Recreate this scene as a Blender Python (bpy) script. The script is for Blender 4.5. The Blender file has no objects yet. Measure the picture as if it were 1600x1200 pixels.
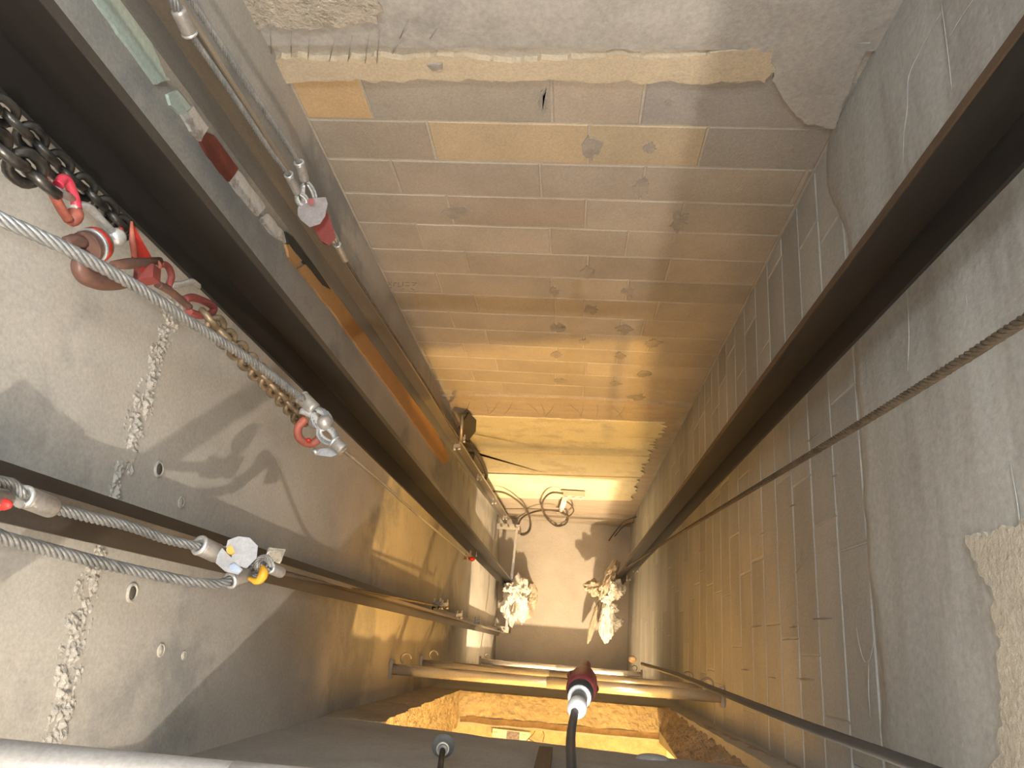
import bpy, math, random
from mathutils import Vector, Matrix, Quaternion, noise
random.seed(7)
scene = bpy.context.scene
COL = scene.collection

# ------------------------------------------------------------------ camera
H = 10.1                       # lens height above the pit floor (metres)
F, CX, CY = 1180.0, 800.0, 600.0
Dn = Vector((883.5-CX, 1012-CY, F)).normalized()                 # plumb line seen from the lens
Xa = -Vector((-11100-CX, 52-CY, F)); Xa = (Xa - Xa.dot(Dn)*Dn).normalized()
Ya = Dn.cross(Xa)
if Ya.y > 0: Ya = -Ya
def to_world(r): return Vector((r.dot(Xa), r.dot(Ya), -r.dot(Dn)))
cam = bpy.data.cameras.new('camera'); cam.sensor_width = 36; cam.lens = F/1600*36
cam.clip_start = .01; cam.clip_end = 100
co = bpy.data.objects.new('camera', cam); COL.objects.link(co)
rx, ry, rz = to_world(Vector((1,0,0))), to_world(Vector((0,-1,0))), to_world(Vector((0,0,-1)))
co.matrix_world = Matrix(((rx.x,ry.x,rz.x,0),(rx.y,ry.y,rz.y,0),(rx.z,ry.z,rz.z,H),(0,0,0,1)))
scene.camera = co

# ------------------------------------------------------------------ world, lamps, exposure
w = bpy.data.worlds.new('world'); scene.world = w; w.use_nodes = True
w.node_tree.nodes['Background'].inputs[0].default_value = (.75,.85,1,1)
w.node_tree.nodes['Background'].inputs[1].default_value = .02
vs = scene.view_settings
vs.view_transform = 'Standard'; vs.look = 'None'; vs.gamma = 1; vs.use_curve_mapping = False
vs.exposure = 0.0
def lamp(name, loc, power, color, radius):
    l = bpy.data.lights.new(name, 'POINT'); l.energy = power; l.color = color; l.shadow_soft_size = radius
    o = bpy.data.objects.new(name, l); COL.objects.link(o); o.location = loc; return o
lamp('landing_lamp_top',    (.75, -1.50, H+1.15), 360, (1,.88,.74), .02)
lamp('landing_lamp_middle', (.52, -1.75, H-1.95), 640, (1,.57,.16), .045)
lamp('landing_lamp_bottom', (.72, -1.80, H-6.75), 1050, (1,.75,.47), .05)
lamp('shaft_head_fill', (.0, .45, H+1.45), 150, (.86,.94,1), .12)  # added cool fill at the shaft head, not a real fitting
lamp('phone_flash', (.03, .02, H+.01), 20, (.86,.95,1), .006)

# ------------------------------------------------------------------ helpers
def ray(u, v):
    d = to_world(Vector((u-CX, v-CY, F))); return Vector((d.x/-d.z, d.y/-d.z))
def S(u, v, h):                       # surveyed point h metres below the lens
    a = ray(u, v); return Vector((a.x*h, a.y*h, H-h))
def SX(u, v, X): a = ray(u, v); return S(u, v, X/a.x)
def SY(u, v, Y): a = ray(u, v); return S(u, v, Y/a.y)
LB, LK = -.96, .0468                  # left wall stands a little askew
def XL(y): return LB + LK*(1.62-y)
def SL(u, v, off=0):
    a = ray(u, v); return S(u, v, (LB+LK*1.62+off)/(a.x+LK*a.y))
BACK, RIGHT, FRONT = 1.62, .775, -.305

class MB:
    def __init__(s): s.v=[]; s.f=[]; s.sm=[]
    def add(s, vs, fs, smooth=False):
        n=len(s.v); s.v += [Vector(p) for p in vs]; s.f += [[i+n for i in f] for f in fs]; s.sm += [smooth]*len(fs); return s
    def box(s, lo, hi):
        (a,b,c),(d,e,f)=lo,hi
        return s.add([(a,b,c),(d,b,c),(d,e,c),(a,e,c),(a,b,f),(d,b,f),(d,e,f),(a,e,f)],
              [(3,2,1,0),(4,5,6,7),(0,1,5,4),(1,2,6,5),(2,3,7,6),(3,0,4,7)])
    def obox(s, c, ax, ay, az):      # oriented box, half-extent vectors
        c=Vector(c); P=[c+ax*i+ay*j+az*k for k in(-1,1) for j in(-1,1) for i in(-1,1)]
        return s.add(P,[(0,2,3,1),(4,5,7,6),(0,1,5,4),(2,6,7,3),(0,4,6,2),(1,3,7,5)])
    def sweep(s, pts, rad, seg=8, closed=False, smooth=True, up=None, flat=1.0):
        pts=[Vector(p) for p in pts]; n=len(pts)
        if not isinstance(rad,(list,tuple)): rad=[rad]*n
        T=[]
        for i in range(n):
            a=pts[(i-1)%n] if closed or i>0 else pts[i]; b=pts[(i+1)%n] if closed or i<n-1 else pts[i]
            t=b-a; T.append(t.normalized() if t.length>1e-9 else Vector((0,0,1)))
        u = Vector(up) if up is not None else (Vector((0,0,1)) if abs(T[0].z)<.9 else Vector((1,0,0)))
        V=[]
        for i in range(n):
            u=(u-u.dot(T[i])*T[i]); u = u.normalized() if u.length>1e-6 else T[i].orthogonal().normalized()
            w_=T[i].cross(u)
            for k in range(seg):
                a=2*math.pi*k/seg; V.append(pts[i]+(u*math.cos(a)+w_*math.sin(a)*flat)*rad[i])
        Fc=[]
        m = n if closed else n-1
        for i in range(m):
            j=(i+1)%n
            for k in range(seg): k2=(k+1)%seg; Fc.append((i*seg+k,i*seg+k2,j*seg+k2,j*seg+k))
        s.add(V,Fc,smooth)
        if not closed:
            b=len(s.v)-n*seg
            s.f += [[b+k for k in range(seg)][::-1],[b+(n-1)*seg+k for k in range(seg)]]; s.sm += [False,False]
        return s
    def cyl(s, a, b, r, seg=12, r2=None): return s.sweep([a,b],[r,r if r2 is None else r2],seg)
    def lathe(s, a, d, prof, seg=16):   # profile of (distance along d, radius)
        a=Vector(a); d=Vector(d).normalized()
        return s.sweep([a+d*t for t,_ in prof],[max(r,1e-4) for _,r in prof],seg)
    def ball(s, c, r, seg=12, rings=8, sx=1, sy=1, sz=1):
        c=Vector(c); V=[c+Vector((0,0,r*sz))]; Fc=[]
        for i in range(1,rings):
            t=math.pi*i/rings
            for k in range(seg):
                p=2*math.pi*k/seg; V.append(c+Vector((sx*r*math.sin(t)*math.cos(p),sy*r*math.sin(t)*math.sin(p),sz*r*math.cos(t))))
        V.append(c-Vector((0,0,r*sz)))
        for k in range(seg): Fc.append((0,1+k,1+(k+1)%seg))
        for i in range(rings-2):
            for k in range(seg):
                a=1+i*seg+k; b=1+i*seg+(k+1)%seg; Fc.append((a,a+seg,b+seg,b))
        e=len(V)-1; o=1+(rings-2)*seg
        for k in range(seg): Fc.append((e,o+(k+1)%seg,o+k))
        return s.add(V,Fc,True)
    def prism(s, pts, off):            # polygon extruded by the vector off
        pts=[Vector(p) for p in pts]; n=len(pts); off=Vector(off)
        Fc=[list(range(n))[::-1],[n+i for i in range(n)]]+[[i,(i+1)%n,n+(i+1)%n,n+i] for i in range(n)]
        return s.add(pts+[p+off for p in pts],Fc)
    def grid(s, fn, nu, nv, smooth=True):
        V=[fn(i/nu,j/nv) for j in range(nv+1) for i in range(nu+1)]
        Fc=[(j*(nu+1)+i,j*(nu+1)+i+1,(j+1)*(nu+1)+i+1,(j+1)*(nu+1)+i) for j in range(nv) for i in range(nu)]
        return s.add(V,Fc,smooth)
    def build(s, name, mat, parent=None, origin=None):
        if hasattr(s,'core'): MB().sweep(s.core[0],s.core[1],8).build('groove_shade_core',RUBBER,parent)  # black core paints the shade into the grooves between strands
        o0 = Vector(origin) if origin is not None else (Vector(WORLD.get(parent.name,(0,0,0))) if parent is not None else Vector((0,0,0)))
        me=bpy.data.meshes.new(name); me.from_pydata([p-o0 for p in s.v],[],s.f); me.polygons.foreach_set('use_smooth',s.sm)
        me.materials.append(mat); me.update()
        o=bpy.data.objects.new(name,me); COL.objects.link(o)
        if parent is not None:
            o.parent=parent; WORLD[o.name]=tuple(o0)
        else: o.location=o0; WORLD[o.name]=tuple(o0)
        return o
WORLD={}
def thing(name, label, cat, loc, group=None):
    o=bpy.data.objects.new(name,None); COL.objects.link(o); o.location=loc; o.empty_display_size=.05
    WORLD[o.name]=tuple(loc); tag(o,label,cat,group); return o
def tag(o, label, cat, group=None):
    o['label']=label; o['category']=cat
    if group: o['group']=group
    return o
def struct(o): o['kind']='structure'; return o
def smooth_path(pts, n=8):            # Catmull-Rom through the points
    P=[Vector(p) for p in pts]; P=[2*P[0]-P[1]]+P+[2*P[-1]-P[-2]]; out=[]
    for i in range(1,len(P)-2):
        for k in range(n):
            t=k/n; a,b,c,d=P[i-1:i+3]
            out.append(.5*((2*b)+(c-a)*t+(2*a-5*b+4*c-d)*t*t+(3*b-a-3*c+d)*t**3))
    out.append(P[-2]); return out
def nz(p, s, o=0): return noise.noise(Vector(p)*s+Vector((o,o*1.7,o*.3)))

# ------------------------------------------------------------------ materials
def M(name): 
    m=bpy.data.materials.new(name); m.use_nodes=True; nt=m.node_tree; return m, nt, nt.nodes['Principled BSDF']
def rgba(c): return (*c,1)
def rough_mat(name, c1, c2, s1=2.2, grain=90, bump=.35, rough=.9, tint=False, c3=None, s3=.7, streak=None, dist=.004, pits=0):
    m,nt,b=M(name); N=nt.nodes; L=nt.links
    geo=N.new('ShaderNodeNewGeometry'); pos=geo.outputs['Position']
    if streak:
        mp=N.new('ShaderNodeMapping'); mp.inputs['Scale'].default_value=streak; L.new(pos,mp.inputs[0]); spos=mp.outputs[0]
    else: spos=pos
    def nze(scale, det, src=pos, rg=.6):
        n=N.new('ShaderNodeTexNoise'); n.inputs['Scale'].default_value=scale; n.inputs['Detail'].default_value=det; n.inputs['Roughness'].default_value=rg
        L.new(src,n.inputs['Vector']); return n.outputs['Fac']
    def ramp(f,a,b_):
        r=N.new('ShaderNodeMapRange'); r.inputs[1].default_value=a; r.inputs[2].default_value=b_; L.new(f,r.inputs[0]); return r.outputs[0]
    def mix(f,A,B,mode='MIX'):
        x=N.new('ShaderNodeMix'); x.data_type='RGBA'; x.blend_type=mode
        for sock,val in ((x.inputs[6],A),(x.inputs[7],B)):
            if isinstance(val,tuple): sock.default_value=val
            else: L.new(val,sock)
        if isinstance(f,float): x.inputs[0].default_value=f
        else: L.new(f,x.inputs[0])
        return x.outputs[2]
    big=ramp(nze(s1,6,spos,.65),.36,.64)
    col=mix(big,rgba(c1),rgba(c2))
    if c3: col=mix(ramp(nze(s3,5,spos,.7),.52,.62),col,rgba(c3))
    g=nze(grain,4,pos,.7)
    gv=ramp(g,.25,.75); k=N.new('ShaderNodeMapRange'); k.inputs[3].default_value=.82; k.inputs[4].default_value=1.16; L.new(gv,k.inputs[0])
    comb=N.new('ShaderNodeCombineColor'); [L.new(k.outputs[0],comb.inputs[i]) for i in range(3)]
    col=mix(1.0,col,comb.outputs[0],'MULTIPLY')
    if tint:
        oi=N.new('ShaderNodeObjectInfo'); col=mix(1.0,col,oi.outputs['Color'],'MULTIPLY')
    L.new(col,b.inputs['Base Color']); b.inputs['Roughness'].default_value=rough; b.inputs['Specular IOR Level'].default_value=.25
    add=N.new('ShaderNodeMath'); add.operation='ADD'; L.new(g,add.inputs[0])
    mul=N.new('ShaderNodeMath'); mul.operation='MULTIPLY'; mul.inputs[1].default_value=1.6; L.new(nze(grain*.22,5,pos,.7),mul.inputs[0]); L.new(mul.outputs[0],add.inputs[1])
    bp=N.new('ShaderNodeBump'); bp.inputs['Strength'].default_value=bump; bp.inputs['Distance'].default_value=dist
    L.new(add.outputs[0],bp.inputs['Height']); L.new(bp.outputs[0],b.inputs['Normal'])
    return m
def metal_mat(name, c1, c2, rough=.4, metallic=1.0, scale=14, bump=.05, streak=None):
    m=rough_mat(name,c1,c2,scale,160,bump,rough,streak=streak,dist=.001); b=m.node_tree.nodes['Principled BSDF']
    b.inputs['Metallic'].default_value=metallic; b.inputs['Specular IOR Level'].default_value=.5; return m

CONC_L = rough_mat('smooth_formwork_concrete',(.35,.33,.30),(.46,.43,.385),1.5,120,.12,.8,c3=(.27,.265,.255),s3=1.1)
LUMP_L = rough_mat('crumbly_pour_joint',(.43,.40,.36),(.35,.325,.29),14,90,.8,.95,dist=.006)
CONC_F = rough_mat('grey_rendered_concrete',(.34,.33,.31),(.42,.41,.38),2.5,110,.35,.92)
BLOCK  = rough_mat('aerated_block',(.36,.33,.29),(.42,.385,.34),3.2,140,.35,.95,tint=True)
BLOCK_R= rough_mat('right_wall_block',(.37,.365,.345),(.45,.44,.415),3.0,130,.35,.95,tint=True,streak=(1,.35,1))
MORTAR = rough_mat('mortar',(.50,.46,.40),(.38,.35,.31),5,150,.5,.95)
MORTAR_R= rough_mat('pale_mortar',(.56,.55,.53),(.39,.385,.365),5,150,.5,.95)
PLASTER= rough_mat('trowelled_plaster',(.37,.35,.325),(.44,.415,.385),2.4,70,.35,.93,c3=(.32,.305,.29),s3=1.6)
PLASTER_R=rough_mat('grey_plaster_coat',(.37,.37,.35),(.46,.46,.44),2.2,60,.3,.93,c3=(.335,.32,.30),s3=1.5,streak=(1,.3,1.6))
RIDGE  = rough_mat('plaster_ridge',(.46,.46,.44),(.41,.41,.39),6,80,.4,.95)
SAND   = rough_mat('sandy_mortar',(.56,.47,.35),(.50,.42,.31),4,110,.6,.97)
LUMP   = rough_mat('lumpy_concrete',(.52,.46,.38),(.40,.36,.30),9,60,1.0,.97,dist=.012)
TAN_R  = rough_mat('tan_bare_concrete',(.60,.54,.45),(.52,.48,.41),4,70,.7,.97,dist=.008)
SMEAR  = rough_mat('mortar_smear',(.26,.24,.215),(.36,.33,.295),12,120,.6,.97)
PANEL  = rough_mat('cream_panel',(.72,.66,.46),(.66,.60,.41),3,90,.25,.85,c3=(.58,.52,.36),s3=4)
LOWWALL= rough_mat('bare_render',(.40,.34,.27),(.48,.41,.33),5,90,.5,.95,streak=(.5,1,2))
FLOOR  = rough_mat('pit_floor_concrete',(.56,.50,.43),(.46,.41,.35),2.2,70,.4,.92,c3=(.52,.46,.39),s3=3)
ROUGHC = rough_mat('broken_concrete',(.42,.36,.27),(.31,.26,.20),6,45,1.0,.97,dist=.015)
SILLC  = rough_mat('sill_concrete',(.38,.33,.25),(.29,.25,.19),5,50,.8,.97,dist=.01)
BROWNC = rough_mat('brown_broken_concrete',(.27,.22,.17),(.35,.29,.23),7,45,1.0,.97,dist=.015)
ROOM   = rough_mat('landing_plaster',(.60,.57,.52),(.66,.63,.58),2,80,.2,.9)
FOIL   = rough_mat('protective_sheet',(.40,.36,.27),(.33,.29,.21),6,25,.8,.5,dist=.01)
RAIL   = metal_mat('dark_rolled_steel',(.013,.011,.010),(.024,.020,.017),.5,.25,9,streak=(1,1,.15))
RAIL_RUST=metal_mat('rusty_rail_edge',(.13,.075,.04),(.075,.05,.032),.62,.4,12,streak=(1,1,.25))
RAIL_G = metal_mat('oiled_grey_steel',(.22,.185,.145),(.32,.27,.215),.42,.6,8,streak=(1,1,.12))
RAIL_B = metal_mat('bluish_grey_steel',(.15,.145,.135),(.22,.205,.185),.42,.45,8,streak=(1,1,.12))
RAIL_M = metal_mat('dark_brown_steel',(.06,.05,.042),(.10,.083,.066),.42,.4,8,streak=(1,1,.12))
RAIL_E = metal_mat('pale_running_edge',(.42,.36,.28),(.52,.45,.36),.35,.6,8,streak=(1,1,.12))  # lighter tone than the rest of the rail
RAIL_D = metal_mat('edge_highlight',(.055,.048,.042),(.08,.07,.06),.4,.4,8,streak=(1,1,.12))  # paler than the rail, paints the thin highlight along its edge
GALV   = metal_mat('galvanised_strand',(.22,.228,.235),(.32,.32,.32),.40,.5,40)
GALV_W = metal_mat('pressed_ferrule',(.30,.28,.255),(.40,.37,.345),.4,.5,20)
ROPE_D = metal_mat('rusted_wire',(.075,.055,.038),(.13,.10,.07),.7,.3,40)
SILVER = metal_mat('bright_zinc',(.50,.50,.50),(.62,.62,.61),.3,.6,20)
PLATE  = metal_mat('zinc_plate',(.36,.36,.385),(.46,.46,.48),.42,.5,30)
PLATE_P= metal_mat('dull_zinc_plate',(.28,.255,.26),(.36,.33,.335),.5,.4,30)
CHAINB = metal_mat('black_chain_steel',(.028,.027,.026),(.10,.09,.08),.32,.7,30)
CHAINR = metal_mat('rusty_chain_steel',(.13,.09,.055),(.24,.18,.115),.45,.45,30)
TUBE   = metal_mat('galvanised_tube',(.70,.66,.60),(.78,.74,.68),.26,.7,12)
TUBE_W = metal_mat('weathered_tube',(.36,.335,.315),(.48,.45,.43),.45,.35,9,streak=(.3,3,3))
def paint(name,c,c2=None,rough=.45,scale=18): return rough_mat(name,c,c2 or tuple(x*.75 for x in c),scale,120,.15,rough,dist=.001)
RED    = paint('red_paint',(.50,.035,.025),(.34,.03,.025),.35)
PINK   = paint('worn_red_paint',(.33,.095,.065),(.22,.065,.045),.5)
CRIM   = paint('crimson_paint',(.42,.02,.045),(.36,.05,.07),.3)
DRED   = paint('dark_red_paint',(.20,.045,.04),(.15,.04,.035),.55)
BROWNM = paint('brown_forged_steel',(.14,.07,.052),(.085,.048,.04),.4)
AMBER  = paint('amber_paint',(.62,.33,.03),(.40,.20,.03),.45)
BLUEP  = paint('blue_scuff',(.22,.30,.45),(.40,.43,.48),.5)
ORANGE = rough_mat('orange_strip_paint',(.52,.285,.115),(.46,.26,.11),3,120,.2,.8)
MINT   = rough_mat('mint_paint',(.58,.68,.60),(.54,.63,.56),4,120,.2,.8)
WHITEP = rough_mat('flaking_white_paint',(.72,.69,.65),(.62,.59,.55),8,80,.5,.9,c3=(.46,.40,.34),s3=22)
BRICKR = rough_mat('brick_red_paint',(.25,.07,.045),(.16,.048,.035),9,100,.4,.85)
RUBBER = rough_mat('black_rubber',(.035,.035,.037),(.05,.05,.05),10,90,.1,.5)
GRUB   = rough_mat('grey_rubber',(.12,.125,.13),(.17,.175,.175),10,90,.1,.45)
WHITER = rough_mat('white_plastic_ring',(.80,.80,.80),(.74,.74,.74),10,90,.05,.4)
MAROON = rough_mat('maroon_plastic',(.20,.035,.04),(.14,.03,.035),10,90,.1,.4)
CABLE  = rough_mat('brown_cable_sheath',(.10,.075,.05),(.13,.10,.07),10,90,.1,.5)
CABLEG = rough_mat('dark_grey_cable_sheath',(.035,.036,.037),(.05,.05,.05),10,90,.1,.5)
POWER  = rough_mat('cream_plastic',(.56,.52,.44),(.50,.46,.38),10,90,.1,.4)
BAG    = rough_mat('crumpled_plastic_sheet',(.74,.71,.66),(.66,.63,.57),7,40,.4,.45)
BAGT   = rough_mat('tan_plastic_sheet',(.50,.42,.32),(.42,.35,.26),7,40,.4,.5)
DARK   = rough_mat('tie_hole_shade',(.10,.09,.08),(.14,.12,.10),10,90,.3,.9)
RIM    = rough_mat('light_grout',(.50,.46,.40),(.42,.39,.34),12,90,.4,.9)
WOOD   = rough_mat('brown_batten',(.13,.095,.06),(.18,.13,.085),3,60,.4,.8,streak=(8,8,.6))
PAPER  = rough_mat('label_paper',(.80,.76,.70),(.76,.72,.66),8,60,.05,.7)
INK    = rough_mat('dark_print',(.13,.13,.20),(.22,.21,.27),60,60,.02,.7)
PENCIL = rough_mat('pencil_grey',(.14,.115,.09),(.17,.14,.11),20,60,.02,.9)
TWINE  = rough_mat('brown_tie_wire',(.12,.075,.04),(.16,.10,.06),20,60,.1,.8)

# ------------------------------------------------------------------ structure: floor, ceiling
TOP = H+1.6
m=MB(); m.grid(lambda a,b: Vector((-1.1+2.1*a,-.6+2.4*b, .004*nz((a*6,b*6,0),1)+.0)),40,44); m.box((-1.1,-.6,-.25),(1.0,1.8,-.02))
floor=struct(m.build('floor',FLOOR))
m=MB(); m.box((-1.2,-.5,TOP),(1.1,1.9,TOP+.2)); struct(m.build('ceiling',CONC_F))

# ------------------------------------------------------------------ left wall (smooth concrete, rough pour line)
def hp(y): return 1.385+.17*max(0,y)          # depth of the pour joint below the lens
def leftfn(a,b):
    y=-.33+1.98*a; h=-1.6+(H+1.62)*(b**1.0)
    if h<4: pass
    x=XL(y); p=Vector((0,y,h))
    d=.0025*nz(p,2.2)+.0008*nz(p,14,3)
    q=abs(h-hp(y)-.02*nz(p,3,5))
    return Vector((x+d,y,H-h))
m=MB(); m.grid(lambda a,b:leftfn(a,b*.40),110,330); m.grid(lambda a,b:leftfn(a,.40+.60*b),50,60)
m.box((-1.2,-.33,-.02),(-.975,1.65,TOP))
wl=struct(m.build('wall_left',CONC_L))
def pourfn(a,b):
    y=-.30+.98*a; p=Vector((0,y,0)); t=b*2-1; wd=.055+.02*nz(p,7,4)
    h=hp(y)+.02*nz(p,3,5)+t*wd; q=Vector((0,y,h)); k=(1-t*t)
    d=-.006+k*(.0062+.009*nz(q,34,9)+.009*abs(nz(q,70,2))+.006*nz(q,120,7)) if abs(t)<.99 else -.006
    return Vector((XL(y)+d,y,H-h))
MB().grid(pourfn,420,56,False).build('rough_pour_joint',LUMP_L,wl)
# cone holes of the formwork ties and chipped spots
def holes():
    for (u,v,r) in ((247,733,.0125),(205,926,.0135),(250,1016,.010),(286,1024,.007),(470,893,.006),(282,785,.009)):
        c=SL(u,v); n=Vector((1,LK,0)).normalized(); t=Vector((-LK,1,0)).normalized(); z=Vector((0,0,1))
        rg=MB(); pts=[c+n*.002+(t*math.cos(a)+z*math.sin(a))*r*1.25*(1+.12*nz((a,u,0),1)) for a in [2*math.pi*i/16 for i in range(16)]]
        rg.sweep(pts,r*.28,6,closed=True); ring=rg.build('tie_hole_rim',RIM,wl)
        d=MB(); d.lathe(c-n*.004,n,[(0,r*1.15),(.007,r*1.15),(.0075,r*.2)],14); d.build('tie_hole_disc',DARK if u in(247,205) else RIM,wl)  # dark disc puts the shade of the two large holes into colour
holes()

# ------------------------------------------------------------------ back wall: masonry in block rows
PITCH=.2187; H0=1.844
def zrow(k): return H-(H0+PITCH*k)
wb=MB(); wb.box((-1.15,BACK+.0028,-.02),(1.0,BACK+.25,TOP)); wb=struct(wb.build('wall_back',MORTAR))
def block(parent, mat, o, ex, ez, w_, h_, n, col, jit=.0025):
    """one block: o = lower left front corner, ex/ez in-plane axes, n outwards"""
    c=.004; V=[]; r=lambda: random.uniform(-jit,jit)
    for d,ins in ((-.03,0),(-c+.001,0),(.0,c)):
        for (a,b) in ((0,0),(1,0),(1,1),(0,1)):
            V.append(o+ex*((ins if a==0 else w_-ins)+r()*.4)+ez*((ins if b==0 else h_-ins)+r()*.4)+n*(d+(0 if d<-.01 else abs(r())*.6)))
    Fc=[(8,9,10,11)]+[(i,(i+1)%4,4+(i+1)%4,4+i) for i in range(4)]+[(4+i,4+(i+1)%4,8+(i+1)%4,8+i) for i in range(4)]
    if ex.cross(ez).dot(n)<0: Fc=[f[::-1] for f in Fc]
    ctr=o+ex*w_*.5+ez*h_*.5
    b=MB().add(V,Fc); ob=b.build('block',mat,parent); ob.color=(*col,1); return ob
joints={0:[573,862,1005],1:[675,920,1100],2:[622,845,1005,1252],3:[705,915,1065],4:[660,860,980],5:[732,918,1045],6:[690,862,980],
        7:[747,868,913,1027],8:[710,868,970,1005],9:[763,912,1015],10:[730,870,965],11:[778,915,1003],12:[742,868,960],13:[786,911,1005]}
rv=[119,192.5,258,312,359.5,400,436,469.5,497.5,524,547.5,567.5,588,604,619.5]
special={(0,0):(1.38,1.08,.72),(0,1):(.92,.90,.88),(0,2):(1.06,1.0,.95),(0,3):(.86,.87,.93),(1,0):(.90,.86,.82),(1,1):(1.22,1.08,.86),(1,2):(1.14,1.04,.86),(1,3):(.84,.85,.88),
         (2,0):(.93,.90,.86),(2,1):(.93,.90,.87),(3,1):(.95,.88,.84),(6,3):(.82,.81,.80),(5,2):(.86,.83,.80)}
for k in range(14):
    vm=(rv[k]+rv[k+1])/2
    xs=[XL(BACK)+.005]+[SY(u,vm,BACK).x for u in joints[k]]+[RIGHT-.002]
    for i in range(len(xs)-1):
        g=random.uniform(.90,1.06); col=special.get((k,i),(g*1.02,g,g*.97))
        block(wb,BLOCK,Vector((xs[i]+.0035,BACK,zrow(k+1)+.004)),Vector((1,0,0)),Vector((0,0,1)),xs[i+1]-xs[i]-.007,PITCH-.009,Vector((0,-1,0)),col)
def ragged(pts, jit, step, seed=0):
    out=[]; P=[Vector(p) for p in pts]; n=len(P)
    for i in range(n):
        a,b=P[i],P[(i+1)%n]; L=(b-a).length; k=max(1,int(L/step)); d=(b-a).normalized()
        for j in range(k):
            p=a+(b-a)*(j/k); out.append((p,d))
    return out
def patch(name, mat, parent, pts, n, th, jit=.01, step=.02, seed=1):
    """a thin coat with a torn outline lying on a wall"""
    n=Vector(n); res=[]
    for p,d in ragged(pts,jit,step):
        s=d.cross(n); res.append(p+s*jit*(1.3*nz(p,18,seed)+.8*nz(p,70,seed+3)))
    if len(res)>2:
        nn=Vector((0,0,0))
        for i in range(len(res)): nn+=res[i].cross(res[(i+1)%len(res)])
        if nn.dot(n)<0: res.reverse()
    return MB().prism([p-n*.004 for p in res],n*(th+.004)).build(name,mat,parent)
B=lambda u,v:SY(u,v,BACK)
Nb=(0,-1,0)
# trowelled beam above the masonry, sandy mortar bed, lumpy concrete
def beamfn(a,b):
    x=XL(BACK)-.01+(RIGHT+.02-XL(BACK))*a; z=H-1.72+2.9*b; p=Vector((x,0,z))
    return Vector((x,BACK-.012-.006*nz(p,3)-.003*nz(p,11,4)-.0015*nz(p,40,2),z))
m=MB(); m.grid(beamfn,120,160); m.build('plaster_beam',PLASTER,wb)
patch('mortar_bed',SAND,wb,[B(410,122),B(415,98),B(440,82),B(520,88),B(600,84),B(660,84),B(690,78),B(760,90),B(860,88),B(960,78),B(1040,84),B(1110,76),B(1205,66),B(1208,100),B(1195,120),B(1100,122),B(900,121),B(600,118)],Nb,.017,.011,.012,3)
patch('mortar_smear',SMEAR,wb,[B(668,92),B(690,90),B(693,99),B(678,101)],Nb,.024,.005,.008,5)
patch('lumpy_concrete',LUMP,wb,[B(330,-30),B(340,35),B(420,32),B(480,34),B(530,30),B(590,26),B(605,8),B(580,-30)],Nb,.026,.014,.012,8)
patch('corner_plaster',PLASTER,wb,[B(1195,60),B(1212,130),B(1255,188),B(1300,196),B(1330,130),B(1360,60)],Nb,.014,.008,.015,9)
patch('corner_plaster',PLASTER,wb,[B(395,60),B(405,95),B(425,125),B(435,165),B(450,190),B(468,200),B(440,120),B(415,60)],Nb,.014,.008,.015,19)
for i,(u0,v0,u1,v1) in enumerate(((424,36,426,80),(457,40,457,80),(485,52,483,84),(526,50,516,88),(552,47,545,88),(578,45,572,90),(595,38,590,90),(640,22,626,52),(684,36,673,52),(629,55,614,76))):
    a,b=B(u0,v0),B(u1,v1); k=Vector((0,-.020,0)); MB().sweep([a+k,(a+b)/2+k,b+k],[.0008,.0018,.0008],5).build('trowel_score',SMEAR,wb)
# mortar smears on head joints
for i,(u,v,w_,h_) in enumerate(((924,230,.030,.062),(1015,230,.016,.03),(850,160,.012,.05),(1003,292,.03,.055),(712,330,.05,.045),(1060,345,.03,.07),(918,425,.03,.06),(866,455,.025,.05),(982,455,.025,.05),(925,483,.035,.05),(872,512,.04,.06),(975,514,.035,.055),(1020,536,.045,.05),(913,533,.03,.04),(870,554,.035,.05),(968,556,.035,.05),(1005,584,.045,.05),(876,595,.045,.045),(962,599,.03,.035),(995,620,.06,.06),(1045,160,.012,.012))):
    c=B(u,v); pts=[c+Vector((w_*math.cos(t)*(1+.9*nz((t*2,i*3.3,0),1)),0,h_*math.sin(t)*(1+.9*nz((t*2,i*2.7,5),1)))) for t in [2*math.pi*j/18 for j in range(18)]]
    patch('mortar_smear',SMEAR,wb,pts,Nb,.0035,.006,.02,i)
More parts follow.
